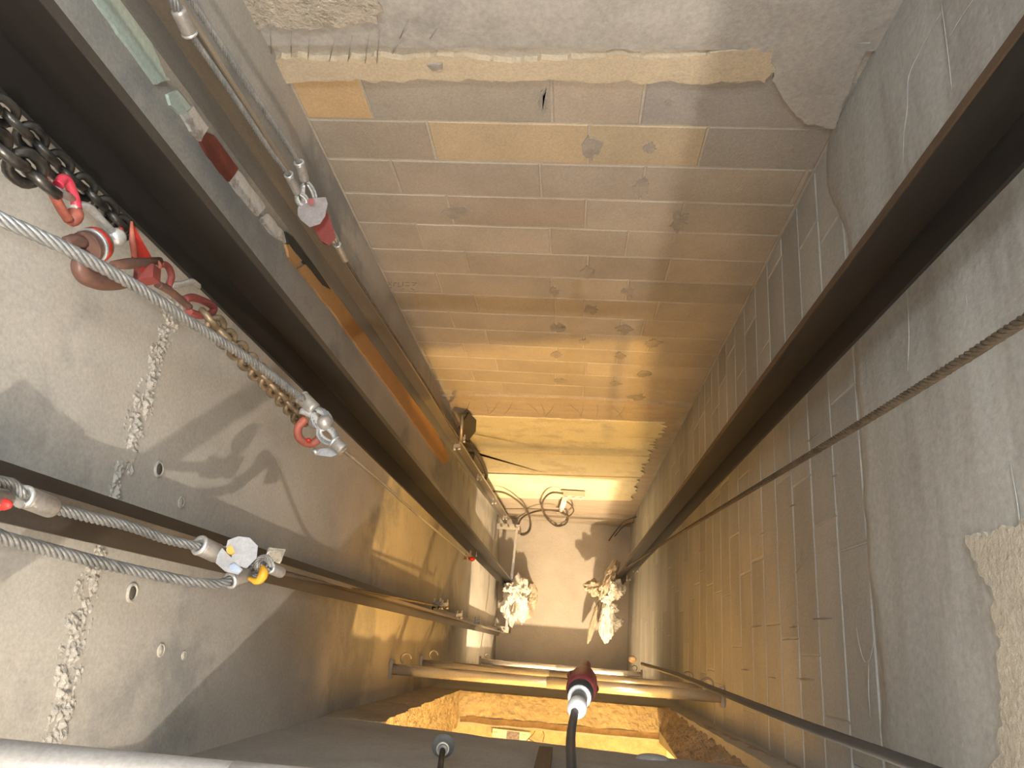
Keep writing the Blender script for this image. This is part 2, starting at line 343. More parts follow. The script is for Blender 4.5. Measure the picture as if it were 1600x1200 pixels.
# rough band and cream panels below the blocks
patch('trowelled_band',LOWWALL,wb,[B(684,617),B(760,616),B(900,620),B(1000,626),B(1075,634),B(1045,672),B(1030,690),B(1010,664),B(850,652),B(735,648),B(700,655)],Nb,.012,.008,.02,2)
for i in range(12):
    a=B(735+i*22,624+i*.6); b=a+Vector((random.uniform(-.12,.12),0,-.26-.1*random.random())); k=Vector((0,-.0135,0))
    MB().sweep([a+k,(a+b)/2+k+Vector((.01,0,0)),b+k],[.001,.0025,.001],5).build('trowel_score',SMEAR,wb)
patch('bare_base',LOWWALL,wb,[B(705,640),B(1060,650),Vector((RIGHT,BACK,H-9.0)),Vector((RIGHT,BACK,.0)),Vector((-.97,BACK,0)),Vector((-.97,BACK,H-6))],Nb,.008,.004,.05,4)
def torn(v0l,v0r,v1l,v1r,seed,th,mat,top=.004):
    L0,R0=SY(722,v0l,BACK),None
    xr=lambda v:1042-(v-650)*.44
    pts=[B(727+.30*(v0l-648),v0l)]
    n=26
    for j in range(n+1):
        t=j/n; u=730+(xr(v0r)-730)*t; v=v0l+(v0r-v0l)*t; pts.append(B(u,v)+Vector((0,0,top*nz((u*.05,seed,0),1)*2)))
    for j in range(1,13):
        t=j/13; v=v0r+(v1r-v0r)*t; pts.append(B(xr(v),v)+Vector((random.uniform(-.055,.03)*(1 if j%2 else -.6),0,0)))
    for j in range(n+1):
        t=1-j/n; u=735+(xr(v1r)-735)*t; v=v1l+(v1r-v1l)*t; pts.append(B(u,v)+Vector((0,0,top*nz((u*.05,seed+1,0),1))))
    pts=[p+Vector((0,-.0,0)) for p in pts]
    return MB().prism(pts[::1],Vector((0,-th,0))).build('wall_panel',mat,wb)
torn(646,657,672,680,1,.022,PANEL,.014); torn(673,681.5,701,709,2,.017,PANEL,.003); torn(702.5,710.5,734,742,3,.022,PANEL,.003); torn(735,743,773,779,4,.026,PANEL,.003)
m=MB(); m.box((-.93,BACK-.05,.10),(RIGHT-.01,BACK-.006,.62)); m.build('base_board',LOWWALL,wb)
m=MB(); m.box((-.93,BACK-.058,.02),(RIGHT-.01,BACK-.006,.098)); m.build('base_board',LOWWALL,wb)
# faint worn pencil strokes on a block
st=[(606,440,612,446),(612,440,606,446),(616,441,615,447),(616,441,620,442),(623,441,622,448),(622,448,627,447),(630,440,629,447),(633,441,640,441),(633,446,640,446),(643,441,651,442),(644,445,648,445),(604,450,612,449),(626,452,631,451),(642,450,648,453)]
for a in st:
    p,q=B(a[0],a[1]),B(a[2],a[3]); k=Vector((0,-.0012,0)); MB().sweep([p+k,q+k],.0012,4).build('pencil_stroke',PENCIL,wb)

# ------------------------------------------------------------------ right wall: coursed blocks, plaster coat above
wr=MB(); wr.box((RIGHT+.0026,-.33,-.02),(RIGHT+.25,1.65,TOP)); wr=struct(wr.build('wall_right',MORTAR_R))
k=1; y1=BACK-.002
while H0+PITCH*k < H:
    ztop=zrow(k)-.0055; zb=max(.0,zrow(k+1)+.0055)
    off=random.uniform(.12,.5) if k%2 else random.uniform(.05,.3)
    ys=[BACK-.006]; y=BACK-off
    while y>-.32: ys.append(y); y-=random.choice((.56,.56,.5,.44))
    ys.append(-.33)
    for i in range(len(ys)-1):
        g=random.uniform(.88,1.08)
        gap=random.choice((.0015,.0015,.0015,.004))
        block(wr,BLOCK_R,Vector((RIGHT,ys[i]-gap,zb)),Vector((0,-1,0)),Vector((0,0,1)),ys[i]-ys[i+1]-2*gap,ztop-zb,Vector((-1,0,0)),(g,g,g*.99))
    k+=1
def coatfn(a,b):
    y=-.33+1.965*a; p0=Vector((0,y,0))
    zb=H-2.05-.03*nz(p0,4,1)-.015*nz(p0,19,2)+(-.10 if y>1.2 else 0)*min(1,max(0,(y-1.2)*4))
    z=zb+(TOP-zb)*(b**1.6); p=Vector((0,y,z))
    edge=min(1,b*14)
    return Vector((RIGHT-.001-edge*(.008+.005*nz(p,2.5)+.0022*nz((0,y*2,z*9),1.2,4)+.001*nz(p,30)),y,z))
MB().grid(coatfn,130,150).build('plaster_coat',PLASTER_R,wr)
R_=lambda u,v:SX(u,v,RIGHT-.010)
patch('bare_concrete_patch',TAN_R,wr,[R_(1512,835),R_(1545,830),R_(1600,815),R_(1680,800),R_(1680,1260),R_(1560,1260),R_(1562,1100),R_(1560,1010),R_(1550,930),R_(1532,890)],(-1,0,0),.004,.022,.010,6)
for i,path in enumerate((((1470,0),(1478,60),(1484,110),(1489,160)),((1470,20),(1440,75),(1420,120),(1418,170),(1412,220),(1412,300)),((1520,0),(1497,35),(1484,58)),((1338,980),(1343,1010),(1352,1035),(1362,1020),(1370,960)),((1357,1030),(1357,1080),(1360,1120)),((1578,720),(1590,790),(1596,850)),((1500,410),(1508,450),(1513,500)),((1416,440),(1420,520),(1418,580)))):
    pts=smooth_path([R_(*q) for q in path],5); n=len(pts)
    MB().sweep(pts,[.0006+.0016*math.sin(math.pi*j/(n-1))*(.7+.5*nz((j,i,0),.7)) for j in range(n)],6,flat=.6).build('plaster_ridge',RIDGE,wr)
for (u0,v0,u1,v1) in ((1262,690,1283,676),(1234,792,1250,784),(1246,885,1252,865),(1244,895,1260,872),(1174,980,1189,978),(1234,980,1245,979),(1270,967,1300,965),(1105,840,1112,836),(1092,862,1100,858),(1158,1046,1170,1047),(1245,1060,1272,1062),(1200,1058,1212,1060),(1188,835,1197,830),(1186,655,1196,648),(1300,745,1310,740)):
    a,b=SX(u0,v0,RIGHT-.002),SX(u1,v1,RIGHT-.002); MB().sweep([a,(a+b)/2,b],[.001,.003,.0012],5).build('open_joint',SMEAR,wr)

# ------------------------------------------------------------------ front wall with three landing openings
SILL=(1.566,5.15,9.20); LINT=(-1.0,2.98,7.0); JL,JR=-.655,.61; FB=FRONT-.20
def rough_box(mb, lo, hi, amp, nx=24, nz_=10, seed=0, faces='fbtlr', tilt=0):
    """box whose surfaces are broken by noise; front face keeps its plane"""
    lo=Vector(lo); hi=Vector(hi)
    def disp(p):
        e=amp*(nz(p,7,seed)+.6*nz(p,21,seed+2)+.35*nz(p,55,seed+5)); return e
    ny=8
    def face(fn,a,b): mb.grid(fn,a,b,False)
    x0,x1,y0,y1,z0,z1=lo.x,hi.x,lo.y,hi.y,lo.z,hi.z
    def P(x,y,z):
        p=Vector((x,y,z)); d=disp(p); q=p.copy()
        if 't' in faces: q.z+= d*((z-z0)/(z1-z0))**6
        if 'b' in faces: q.z+= d*(1-(z-z0)/(z1-z0))**6
        if 'r' in faces: q.x+= d*((x-x0)/(x1-x0))**6
        if 'l' in faces: q.x+= d*(1-(x-x0)/(x1-x0))**6
        q.z+=tilt*(x-x0)*(1-(z-z0)/(z1-z0))**4
        q.y+=.004*nz(p,6,seed+1)
        return q
    face(lambda a,b:P(x0+(x1-x0)*a,y1,z0+(z1-z0)*b),nx,nz_)
    face(lambda a,b:P(x1-(x1-x0)*a,y0,z0+(z1-z0)*b),nx,nz_)
    face(lambda a,b:P(x0+(x1-x0)*a,y1+(y0-y1)*b,z1),nx,ny)
    face(lambda a,b:P(x0+(x1-x0)*a,y0+(y1-y0)*b,z0),nx,ny)
    face(lambda a,b:P(x1,y0+(y1-y0)*(1-a),z0+(z1-z0)*b),ny,nz_)
    face(lambda a,b:P(x0,y0+(y1-y0)*a,z0+(z1-z0)*b),ny,nz_)
wf=MB()
rough_box(wf,(-.93,FB,-.02),(RIGHT+.01,FRONT,H-SILL[2]),.008,40,30,1,'t')
rough_box(wf,(-.93,FB,H-LINT[2]),(RIGHT+.01,FRONT,H-SILL[1]-.03),.008,70,60,2,'tb')
rough_box(wf,(-.93,FB,H-LINT[1]),(RIGHT+.01,FRONT,H-SILL[0]),.012,90,60,3,'b',.24)
rough_box(wf,(-.93,FB,H-LINT[0]),(RIGHT+.01,FRONT,TOP),.006,30,30,4,'b')
rough_box(wf,(-.93,FB,H-SILL[2]),(JL,FRONT,H-LINT[2]),.006,14,50,5,'r')
rough_box(wf,(JR,FB,H-SILL[2]),(RIGHT+.01,FRONT,H-LINT[2]),.006,10,50,6,'l')
rough_box(wf,(-.93,FB,H-SILL[0]),(-.80,FRONT,H-LINT[0]),.004,14,50,7,'r')
rough_box(wf,(JR,FB,H-SILL[0]),(RIGHT+.01,FRONT,H-LINT[0]),.004,10,50,8,'l')
wf=struct(wf.build('wall_front',CONC_F))
# middle opening: broken jambs and sill
m=MB(); rough_box(m,(-.93,FB-.02,H-SILL[1]-.03),(JL,FRONT+.002,H-LINT[1]+.02),.020,20,70,11,'r'); m.build('broken_jamb',ROUGHC,wf)
def rj(a,b):
    h=SILL[1]+(2.66-SILL[1])*b; t=a
    x0=.64+.120*b; x1=.60-.13*b; y0=FRONT+.004; y1=-.44
    p=Vector((x0+(x1-x0)*t,y0+(y1-y0)*t,H-h)); e=.022*(nz(p,8,3)+.6*nz(p,22,5)+.4*nz(p,55,7))
    return p+Vector((-.6,.5,0))*e*(1 if .02<a<.98 else .4)
m=MB(); m.grid(rj,22,90,False); m.build('broken_jamb',BROWNC,wf)
m=MB(); rough_box(m,(.66,FB,H-SILL[1]-.03),(RIGHT+.01,FRONT,H-2.5),.006,8,50,13,'l'); m.box((.60,FB,H-SILL[1]),(.67,-.44,H-2.5))
m.build('broken_jamb',CONC_F,wf)
def sillfn(a,b):
    x=JL-.03+(.68-JL)*a; y=FRONT+.004-.152*b; p=Vector((x,y,0))
    e=.014*nz(p,9,2)+.009*nz(p,28,4)+.005*nz(p,70,6)
    return Vector((x,y+.01*nz(p,14,8)*(1 if b>.9 else 0),H-SILL[1]-.012+e-(.02 if b<.03 else 0)))
m=MB(); m.grid(sillfn,110,20,False); m.grid(lambda a,b: Vector((sillfn(a,1).x,sillfn(a,1).y,sillfn(a,1).z-.10*b)),110,1,False); m.build('broken_sill',SILLC,wf)
# grout lump, batten on the face above the opening
m=MB(); m.ball(SY(1020,1186,FRONT),.045,14,9,1.2,.35,.7); m.build('grout_lump',CONC_F,wf)
# landing rooms behind the front wall
lr=MB()
for hs,hc in ((1.566,-1.45),(5.26,1.766),(9.20,5.46)):
    z0,z1=H-hs,H-hc
    lr.box((-1.9,-3.0,z0-.19),(2.2,FB+.02,z0)); lr.box((-1.9,-3.2,z0-.19),(2.2,-3.0,z1+.05)); lr.box((-2.1,-3.2,z0-.19),(-1.9,FB+.02,z1)); lr.box((2.2,-3.2,z0-.19),(2.4,FB+.02,z1))
    lr.box((-1.9,FB-.02,z0),(-.93,FB+.06,z1)); lr.box((RIGHT,FB-.02,z0),(2.2,FB+.06,z1))
lr.box((-1.9,-3.0,H+1.46),(2.2,FB+.02,H+1.6))
struct(lr.build('wall_landing',ROOM))

# ------------------------------------------------------------------ protective sheet and label on the middle landing
def sheetfn(a,b):
    x=-.70+1.36*a; y=-.492-.40*b; p=Vector((x,y,0)); return Vector((x,y,H-5.255+.010*abs(nz(p,5,1))+.007*nz(p,16,3)+.012*max(0,nz(p,2.2,8))))
m=MB(); m.grid(sheetfn,90,30,False); o=m.build('protective_sheet',FOIL); tag(o,'crumpled protective sheet laid on the lit middle landing floor','sheet')
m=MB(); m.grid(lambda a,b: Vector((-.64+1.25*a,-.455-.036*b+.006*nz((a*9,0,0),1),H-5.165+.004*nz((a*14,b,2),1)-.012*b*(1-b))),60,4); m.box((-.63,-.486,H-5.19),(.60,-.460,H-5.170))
o=m.build('sill_shade_strip',WOOD); tag(o,'added dark brown strip painting the shadow gap along the back edge of the broken sill','strip')  # dark strip added in place of the shadow line behind the sill
lb=thing('paper_label','pale paper label with dark printed square on the protective sheet','label',S(800,1148,5.23))
def flat(pts,h,th,name,mat,par):
    P=[S(u,v,h) for u,v in pts]
    return MB().prism(P[::-1],(0,0,th)).build(name,mat,par)
flat(((770,1138),(829,1145),(827,1158),(769,1151)),5.205,.002,'paper',PAPER,lb)
flat(((792,1142),(812,1144.5),(811,1156.5),(791,1154)),5.200,.002,'printed_square',INK,lb)
flat(((771,1143),(777,1143.7),(777,1146),(771,1145.3)),5.200,.002,'print_mark',RIM,lb); flat(((816,1147),(823,1148),(823,1150),(816,1149)),5.200,.002,'print_mark',RIM,lb)
tw=[[(839,1137),(833,1147),(826,1154),(818,1163)],[(842,1117),(841,1128),(844,1134),(850,1147),(848,1160)],[(826,1154),(836,1160),(845,1164)],[(764,1155),(769,1160),(775,1164)]]
for i,p in enumerate(tw):
    m=MB(); m.sweep(smooth_path([S(u,v,5.20) for u,v in p],4),.0025,5); o=m.build('tie_wire',TWINE)
    tag(o,('bent tie wire lying beside the paper label','upright tie wire kinked over the sill edge right of the label','short tie wire fork reaching right below the paper label','short tie wire stub left of the paper label')[i],'wire','loose tie wires on the landing')
bt=MB(); a,b=S(852,1170,2.30),S(848,1260,1.6)
a=SY(853,1172,FRONT+.012); b=Vector((a.x+.0,a.y,H-1.62)); bt.box((a.x-.020,FRONT-.01,a.z),(a.x+.020,FRONT+.022,b.z)); o=bt.build('timber_batten',WOOD); tag(o,'dark brown timber batten fixed on the grey wall above the opening','batten')

# ------------------------------------------------------------------ guide rails
def t_rail(name,label,top,bot,sx,fw,fh,mats,tb=.016,ft=.011,head=.030,edge=None):
    """T-section; top/bot = centre of foot back face, blade points along sx*X"""
    root=thing(name,label,'guide rail',bot)
    top=Vector(top); bot=Vector(bot)
    def ext(prof,nm,mat):
        n=len(prof); st_=[]
        N=24
        V=[]; Fc=[]
        for j in range(N+1):
            c=bot+(top-bot)*(j/N)
            for (a,b) in prof: V.append(c+Vector((sx*a,b,0)))
        for j in range(N):
            for i in range(n): V_=None; Fc.append((j*n+i,j*n+(i+1)%n,(j+1)*n+(i+1)%n,(j+1)*n+i))
        Fc.append(tuple(range(n))[::-1]); Fc.append(tuple(N*n+i for i in range(n)))
        if sx<0: Fc=[f[::-1] for f in Fc]
        return MB().add(V,Fc).build(nm,mat,root)
    h=fw/2; t=tb/2
    ext([(0,-h),(ft*.8,-h),(ft*1.3,-t*1.6),(ft*1.3,t*1.6),(ft*.8,h),(0,h)],'foot_flange',mats[0])
    ext([(ft*1.2,-t*.75),(fh-head,-t*.75),(fh-head,t*.75),(ft*1.2,t*.75)],'web',mats[1])
    ext([(fh-head,-t),(fh-.002,-t),(fh,-t+.002),(fh,t-.002),(fh-.002,t),(fh-head,t)],'blade_head',mats[2])
    if edge: ext([(fh-.003,-t-.0005),(fh+.0008,-t-.0005),(fh+.0008,t+.0005),(fh-.003,t+.0005)],'running_edge',edge)
    return root
rail_tl=t_rail('guide_rail','near black T-section guide rail beside the chains on the left concrete wall',(-.79,.715,H+1.2),(-.79,.715,.02),1,.144,.105,(RAIL,RAIL,RAIL),edge=RAIL_D)
rail_r=t_rail('guide_rail','dark T-section guide rail with rusty edge along the right block wall',(.665,.815,H+1.2),(.665,.86,.02),-1,.150,.105,(RAIL,RAIL,RAIL),edge=RAIL_RUST)
rail_b=t_rail('guide_rail','grey brown counterweight rail beside the orange painted strip near the back corner',(-.865,1.03,H+.6),(-.865,1.50,.395),1,.105,.075,(RAIL_B,RAIL_G,RAIL_G),.012,.009,.024,edge=RAIL_E)
rail_f=t_rail('guide_rail','slim brown counterweight rail crossing low on the left wall behind the octagonal plates',(-.848,.162,H+.6),(-.825,.115,.395),1,.085,.066,(RAIL_M,RAIL_M,RAIL_M),.012,.009,.022,edge=RAIL_G)
# ------------------------------------------------------------------ painted strip and orange strip on the left wall
ms=thing('painted_strip','vertical strip of mint, flaking white and brick red paint on the left wall','painted strip',SL(300,180))
def band(pts,mat,par,name='paint_band',th=.007,jit=.004,seed=0):
    n=Vector((1,LK,0)).normalized()
    P=[SL(u,v) for u,v in pts]
    return patch(name,mat,par,P,n,th,jit,.02,seed)
band(((100,-60),(175,-60),(255,120),(262,125),(240,132),(190,65)),MINT,ms)
band(((258,148),(273,140),(295,168),(278,180),(262,165)),MINT,ms,seed=3)
band(((280,180),(298,168),(322,200),(310,222),(295,205)),WHITEP,ms,seed=4)
band(((318,206),(330,212),(368,262),(355,284),(335,262),(310,222)),BRICKR,ms,seed=5)
band(((356,284),(369,266),(412,322),(400,338),(375,310)),WHITEP,ms,seed=6)
band(((404,344),(416,334),(440,362),(444,378),(430,374)),WHITEP,ms,seed=7)
os_=thing('orange_strip','long rounded orange strip running down the left wall beside the counterweight rail','painted strip',SL(690,715))
band(((443,382),(455,378),(470,404),(460,418),(448,402)),ORANGE,os_,th=.009,seed=8)
band(((463,420),(480,410),(534,468),(570,515),(604,568),(655,634),(688,690),(699,712),(697,724),(688,722),(662,686),(614,618),(565,553),(513,482)),ORANGE,os_,th=.009,jit=.003,seed=9)

band(((441,362),(452,370),(470,394),(490,420),(512,452),(500,446),(478,418),(458,396),(446,380)),RUBBER,os_,'dark_gap_patch',th=.012,jit=.001,seed=2)  # flat black patch painted in for the dark of a gap
# ------------------------------------------------------------------ scaffold tubes across the openings
def tube_rail(label,hl,hr,y,r,pl,pr):
    L_=Vector((XL(y)+.01,y,H-hl)); R2=Vector((RIGHT-.012,y,H-hr)); t=thing('barrier_tube',label,'barrier tube',L_,'barrier tubes across the landings')
    m=MB(); m.cyl(L_,R2,r,20); m.build('pipe',TUBE,t)
    d=(R2-L_).normalized()
    mid=L_+d*((R2-L_).length*.48); m=MB(); m.cyl(mid,R2-d*.03,r*1.07,20); m.build('inner_sleeve',TUBE,t)
    for e,s in ((L_,1),(R2,-1)):
        m=MB(); m.box((e.x-.008,y-.045,e.z-.03),(e.x+.008,y+.045,e.z+.03)); m.build('end_plate',RAIL_G,t)
        m=MB(); c=e+Vector((s*.07,.02,.0)); m.sweep([c+Vector((s*.025*math.cos(a),.035+.028*math.sin(a)*.9,.012)) for a in [math.pi*(.0+1.35*i/12) for i in range(13)]],.006,6); m.build('hook',RAIL_G,t)
    return t
tube_rail('nearest of the three shiny steel tubes spanning the shaft above the lit opening',4.02,4.0,-.168,.0265,0,0)
tube_rail('middle of the three shiny steel tubes, tucked under the nearest tube',4.86,4.62,-.158,.024,0,0)
tube_rail('thin far steel tube across the shaft just above the pit floor',8.25,8.10,-.196,.0245,0,0)
g0=thing('guard_tube','large grey guard tube close to the lens along the lower left edge','barrier tube',S(0,1186,.835))
gy=-.160; gl,gm,gr=Vector((XL(gy)+.004,gy,H-.835)),Vector((-.27,gy,H-.835)),Vector((RIGHT-.005,gy,H-.835))
m=MB(); m.cyl(gl,gm,.025,28); m.build('pipe',TUBE_W,g0)
m=MB(); m.cyl(gm+(gl-gm)*.10,gm-(gl-gm)*.05,.0258,24); m.build('tape_wrap',TUBE_W,g0)
m=MB(); m.cyl(gm,gr,.022,24); m.build('inner_tube',TUBE_W,g0)

# ------------------------------------------------------------------ wire ropes, chains, lifting gear
def wire_rope(path, dia, n=9, strands=6):
    """laid rope: helical strands round the path"""
    P=smooth_path(path,n) if n else [Vector(p) for p in path]
    # resample evenly
    pitch=dia*4.4; step=pitch/9
    D=[0]
    for i in range(1,len(P)): D.append(D[-1]+(P[i]-P[i-1]).length)
    N=max(4,int(D[-1]/step)); Q=[]; j=0
    for i in range(N+1):
        d=D[-1]*i/N
        while j<len(P)-2 and D[j+1]<d: j+=1
        t=(d-D[j])/max(1e-9,D[j+1]-D[j]); Q.append(P[j].lerp(P[j+1],t))
    m=MB(); u=Vector((1,0,0)); fr=[]
    for i in range(N+1):
        T=(Q[min(N,i+1)]-Q[max(0,i-1)]).normalized()
        u=(u-u.dot(T)*T); u=u.normalized() if u.length>1e-6 else T.orthogonal().normalized(); fr.append((u.copy(),T.cross(u)))
    rs=dia*.5*(.345 if strands==6 else .42); rc=dia*.5-rs
    for k in range(strands):
        pts=[]
        for i in range(N+1):
            a=2*math.pi*(k/strands+ (D[-1]*i/N)/pitch); pts.append(Q[i]+(fr[i][0]*math.cos(a)+fr[i][1]*math.sin(a))*rc)
        m.sweep(pts,rs,5)
    m.core=(Q,rc*1.02)
    return m
def ring(mb,c,d,R,r,seg=18):
    d=Vector(d).normalized(); u=d.orthogonal().normalized(); v=d.cross(u)
    mb.sweep([Vector(c)+(u*math.cos(a)+v*math.sin(a))*R for a in [2*math.pi*i/seg for i in range(seg)]],r,7,closed=True); return mb
def ferrule(par,a,b,r,mat=None,collar=True):
    a=Vector(a); b=Vector(b); d=(b-a); L=d.length
    fe=MB().lathe(a,d,[(0,r*.55),(L*.04,r*.95),(L*.12,r),(L*.88,r),(L*.96,r*.95),(L,r*.55)],16).build('ferrule',mat or GALV_W,par)
    if collar: ring(MB(),a,d,r*.82,r*.26).build('ferrule_collar',SILVER,fe)
def eye(par,tip,base,width,dia):
    """rope eye: teardrop loop from a ferrule at base round to tip, plane facing the lens"""
    tip=Vector(tip); base=Vector(base); d=tip-base; L=d.length; d.normalize()
    view=(base-Vector((0,0,H))).normalized(); s=d.cross(view).normalized()
    pts=[base+d*(L*x)+s*(width*y) for x,y in ((0,.12),(.3,.42),(.65,.5),(.9,.32),(1,0),(.9,-.32),(.65,-.5),(.3,-.42),(0,-.12))]
    ey=wire_rope(pts,dia,6).build('rope_eye',GALV,par)
    q=[base+d*(L*x)+s*(width*y) for x,y in ((.12,.12),(.35,.26),(.65,.32),(.82,.2),(.88,0),(.82,-.2),(.65,-.32),(.35,-.26),(.12,-.12))]
    MB().sweep(smooth_path(q,4),dia*.35,7).build('thimble',SILVER,ey)
def link_mesh(L,W,r):
    m=MB(); pts=[]; R=W/2; s=(L-W)/2
    for i in range(9): a=-math.pi/2+math.pi*i/8; pts.append(Vector((s+R*math.cos(a),R*math.sin(a),0)))
    for i in range(9): a=math.pi/2+math.pi*i/8; pts.append(Vector((-s+R*math.cos(a),R*math.sin(a),0)))
    m.sweep(pts,r,7,closed=True,up=(0,0,1)); me=bpy.data.meshes.new('chain_link'); me.from_pydata(m.v,[],m.f); me.polygons.foreach_set('use_smooth',m.sm); return me
def chain(name,label,path,L,W,r,mat,n=6):
    P=smooth_path(path,10); D=[0]
    for i in range(1,len(P)): D.append(D[-1]+(P[i]-P[i-1]).length)
    root=thing(name,label,'chain',P[-1]); me=link_mesh(L,W,r); me.materials.append(mat)
    pit=L-2*r*1.05; k=int(D[-1]/pit)
    def at(d):
        d=max(0,min(D[-1],d))
        for j in range(len(P)-1):
            if D[j+1]>=d: return P[j].lerp(P[j+1],(d-D[j])/max(1e-9,D[j+1]-D[j]))
        return P[-1]
    for i in range(k+1):
        c=at(i*pit+pit*.5); T=(at(i*pit+pit)-at(i*pit)); T=T.normalized() if T.length>1e-6 else Vector((0,0,-1))
        u=Vector((0,1,0)); u=(u-u.dot(T)*T).normalized(); v=T.cross(u); a=math.radians(35 if i%2 else 125)+random.uniform(-.15,.15)
        Y=u*math.cos(a)+v*math.sin(a); Z=T.cross(Y)
        o=bpy.data.objects.new('chain_link',me); COL.objects.link(o); o.parent=root
        o.matrix_basis=Matrix.Translation(c-P[-1]) @ Matrix((T,Y,Z)).transposed().to_4x4()
    return root
def px(h,k=1): return k*h/1000.0        # size of k photo pixels at depth h on slanted rays

# ---- back ropes and their connector
HB=1.0
A1=[SX(u,v,-.715) for u,v in ((258,-60),(300,2),(385,130),(440,212),(467,254))]
A2=[SX(u,v,-.735) for u,v in ((296,50),(365,150),(420,232),(451,273))]
ra=thing('wire_rope','outer of the two galvanised wire ropes hanging by the back corner','wire rope',A1[-1])
wire_rope(A1,.0135).build('strands',GALV,ra)
ferrule(ra,SX(467,254,-.715),SX(476,282,-.715),.0125)
eye(ra,SX(486,322,-.712),SX(477,284,-.715),.034,.010)
rb=thing('wire_rope','inner wire rope with long ferrule at top, next to the counterweight rail','wire rope',A2[-1])
wire_rope(A2,.0125).build('strands',GALV,rb)
ferrule(rb,SX(296,52,-.735),SX(278,14,-.735),.014)
wire_rope([SX(u,v,-.735) for u,v in ((278,14),(270,0),(262,-20),(250,-60))],.020,5).build('rope_eye',GALV,rb)
ferrule(rb,SX(451,273,-.735),SX(464,301,-.735),.0115)
eye(rb,SX(478,322,-.72),SX(465,302,-.735),.026,.010)
cn=thing('rope_connector','dull octagonal plate connector with dark red body joining the back ropes','connector',SX(520,378,-.712))
def plate(par,pts,h,th,mat,name='plate',hole=None):
    P=[S(u,v,h) for u,v in pts]; c=sum(P,Vector())/len(P); d=(c-Vector((0,0,H))).normalized()
    n=(P[1]-P[0]).cross(P[2]-P[1]).normalized()
    return MB().prism(P,d*th).build(name,mat,par)
hC=SX(487,330,-.712); hc=H-hC.z
plate(cn,((465,326),(470,314),(494,309),(509,308),(512,318),(508,338),(500,350),(484,355),(470,344),(465,336)),hc-.03,.008,PLATE_P)
MB().cyl(S(486,315,hc-.045),S(486,315,hc+.03),.0085,12).build('pin',DRED,cn)
plate(cn,((495,330),(508,322),(519,352),(525,372),(514,384),(502,376),(488,354)),hc+.01,.014,DRED,'body')
MB().ball(S(511,374,hc+.06),.016,12,8).build('pin_head',BROWNM,cn)
C1=[SX(u,v,-.71) for u,v in ((533,396),(575,462),(630,547),(668,606))]+[SX(705,668,-.765),SX(719,690,-.785)]
rc=thing('wire_rope','thin rope running from the red connector down to the clips on the counterweight rail','wire rope',C1[-1])
wire_rope(C1,.0095).build('strands',ROPE_D,rc)
ferrule(rc,SX(527,382,-.71),SX(540,407,-.71),.0105)
eye(rc,SX(508,356,-.71),SX(527,382,-.71),.026,.009)

# ---- chains and hooks in front of the left guide rail
chain('lifting_chain','black oily chain hanging tight against the near black guide rail',[SX(u,v,-.765) for u,v in ((-40,140),(10,180),(40,208),(70,238),(100,268),(130,293),(155,318),(190,356))],.043,.030,.0064,CHAINB)
chain('lifting_chain','short black chain at the left frame edge holding the red clevis',[SX(u,v,-.72) for u,v in ((-70,205),(-20,222),(20,245),(48,270),(66,285))],.048,.036,.0076,CHAINB)
hk=thing('red_clevis','red clevis link below the black chain','hook',SX(95,320,-.72))
X7=-.715; P7=lambda u,v,d=0:SX(u,v,X7)+Vector((0,0,d))
MB().sweep(smooth_path([P7(70,282),P7(82,300),P7(95,325),P7(108,345)],5),.0075,10,flat=.7).build('prong',PINK,hk)
MB().sweep(smooth_path([P7(98,296,.01),P7(106,286,.01),P7(114,292,.01),P7(124,318,.01),P7(127,335,.01)],5),.0072,10).build('prong',CRIM,hk)
MB().cyl(P7(90,305,.02),P7(118,312,.0),.0055,10).build('pin',GALV_W,hk)
MB().ball(P7(116,338,.0),.013,12,8,1,1.2,.8).build('joint',PINK,hk)
sh=thing('bow_shackle','bright zinc shackle bow with round bolt head between the two red hooks','shackle',P7(187,376))
MB().sweep(smooth_path([P7(122,334,.012),P7(140,333,.02),P7(158,341,.024),P7(172,357,.02),P7(184,370,.012)],6),[.0062]*25,10).build('bow',SILVER,sh)
bh=MB().ball(P7(187,376,.01),.0150,14,10).build('bolt_head',SILVER,sh)
MB().ball(P7(200,371,.022),.0052,10,6).build('red_dot',RED,bh)
sw=thing('swivel_hook','big worn red swivel hook with chrome collar and pointed red latch','hook',P7(190,440))
ax=(P7(172,374)-P7(130,388)).normalized(); c0=P7(132,388)
for t0,t1,r,mt,nm in ((0,.012,.024,BROWNM,'collar'),(.0121,.018,.0265,SILVER,'chrome_collar'),(.0181,.0275,.0265,RED,'red_collar'),(.0276,.033,.025,RAIL_G,'collar')):
    MB().lathe(c0+ax*t0,ax,[(0,r*.97),((t1-t0)*.15,r),((t1-t0)*.85,r),(t1-t0,r*.97)],22).build(nm,mt,sw)
MB().sweep([P7(100,374),P7(112,374),P7(126,377),P7(132,380)],[.004,.0078,.0085,.0085],12).build('pivot_end',BROWNM,sw)
MB().ball(P7(124,377,.007),.0045,8,6).build('red_dot',RED,sw)
MB().sweep(smooth_path([P7(133,395),P7(124,412),P7(132,430),P7(156,440),P7(185,442),P7(206,440)],6),[.008+.005*math.sin(math.pi*i/30) for i in range(31)],12).build('hook_bend',BROWNM,sw)
MB().sweep(smooth_path([P7(158,428,.012),P7(172,433,.012),P7(190,438,.01)],5),[.002]+[.006]*9+[.002],8).build('red_patch',RED,sw)
MB().sweep([P7(176,414),P7(200,412),P7(226,410),P7(250,407)],[.0065,.009,.008,.006],12).build('hook_arm',BROWNM,sw)
lp=[P7(207,348),P7(220,372),P7(239,405),P7(236,428),P7(222,424),P7(207,402)]
MB().prism(lp,(lp[0]-Vector((0,0,H))).normalized()*.012).build('latch',RED,sw)
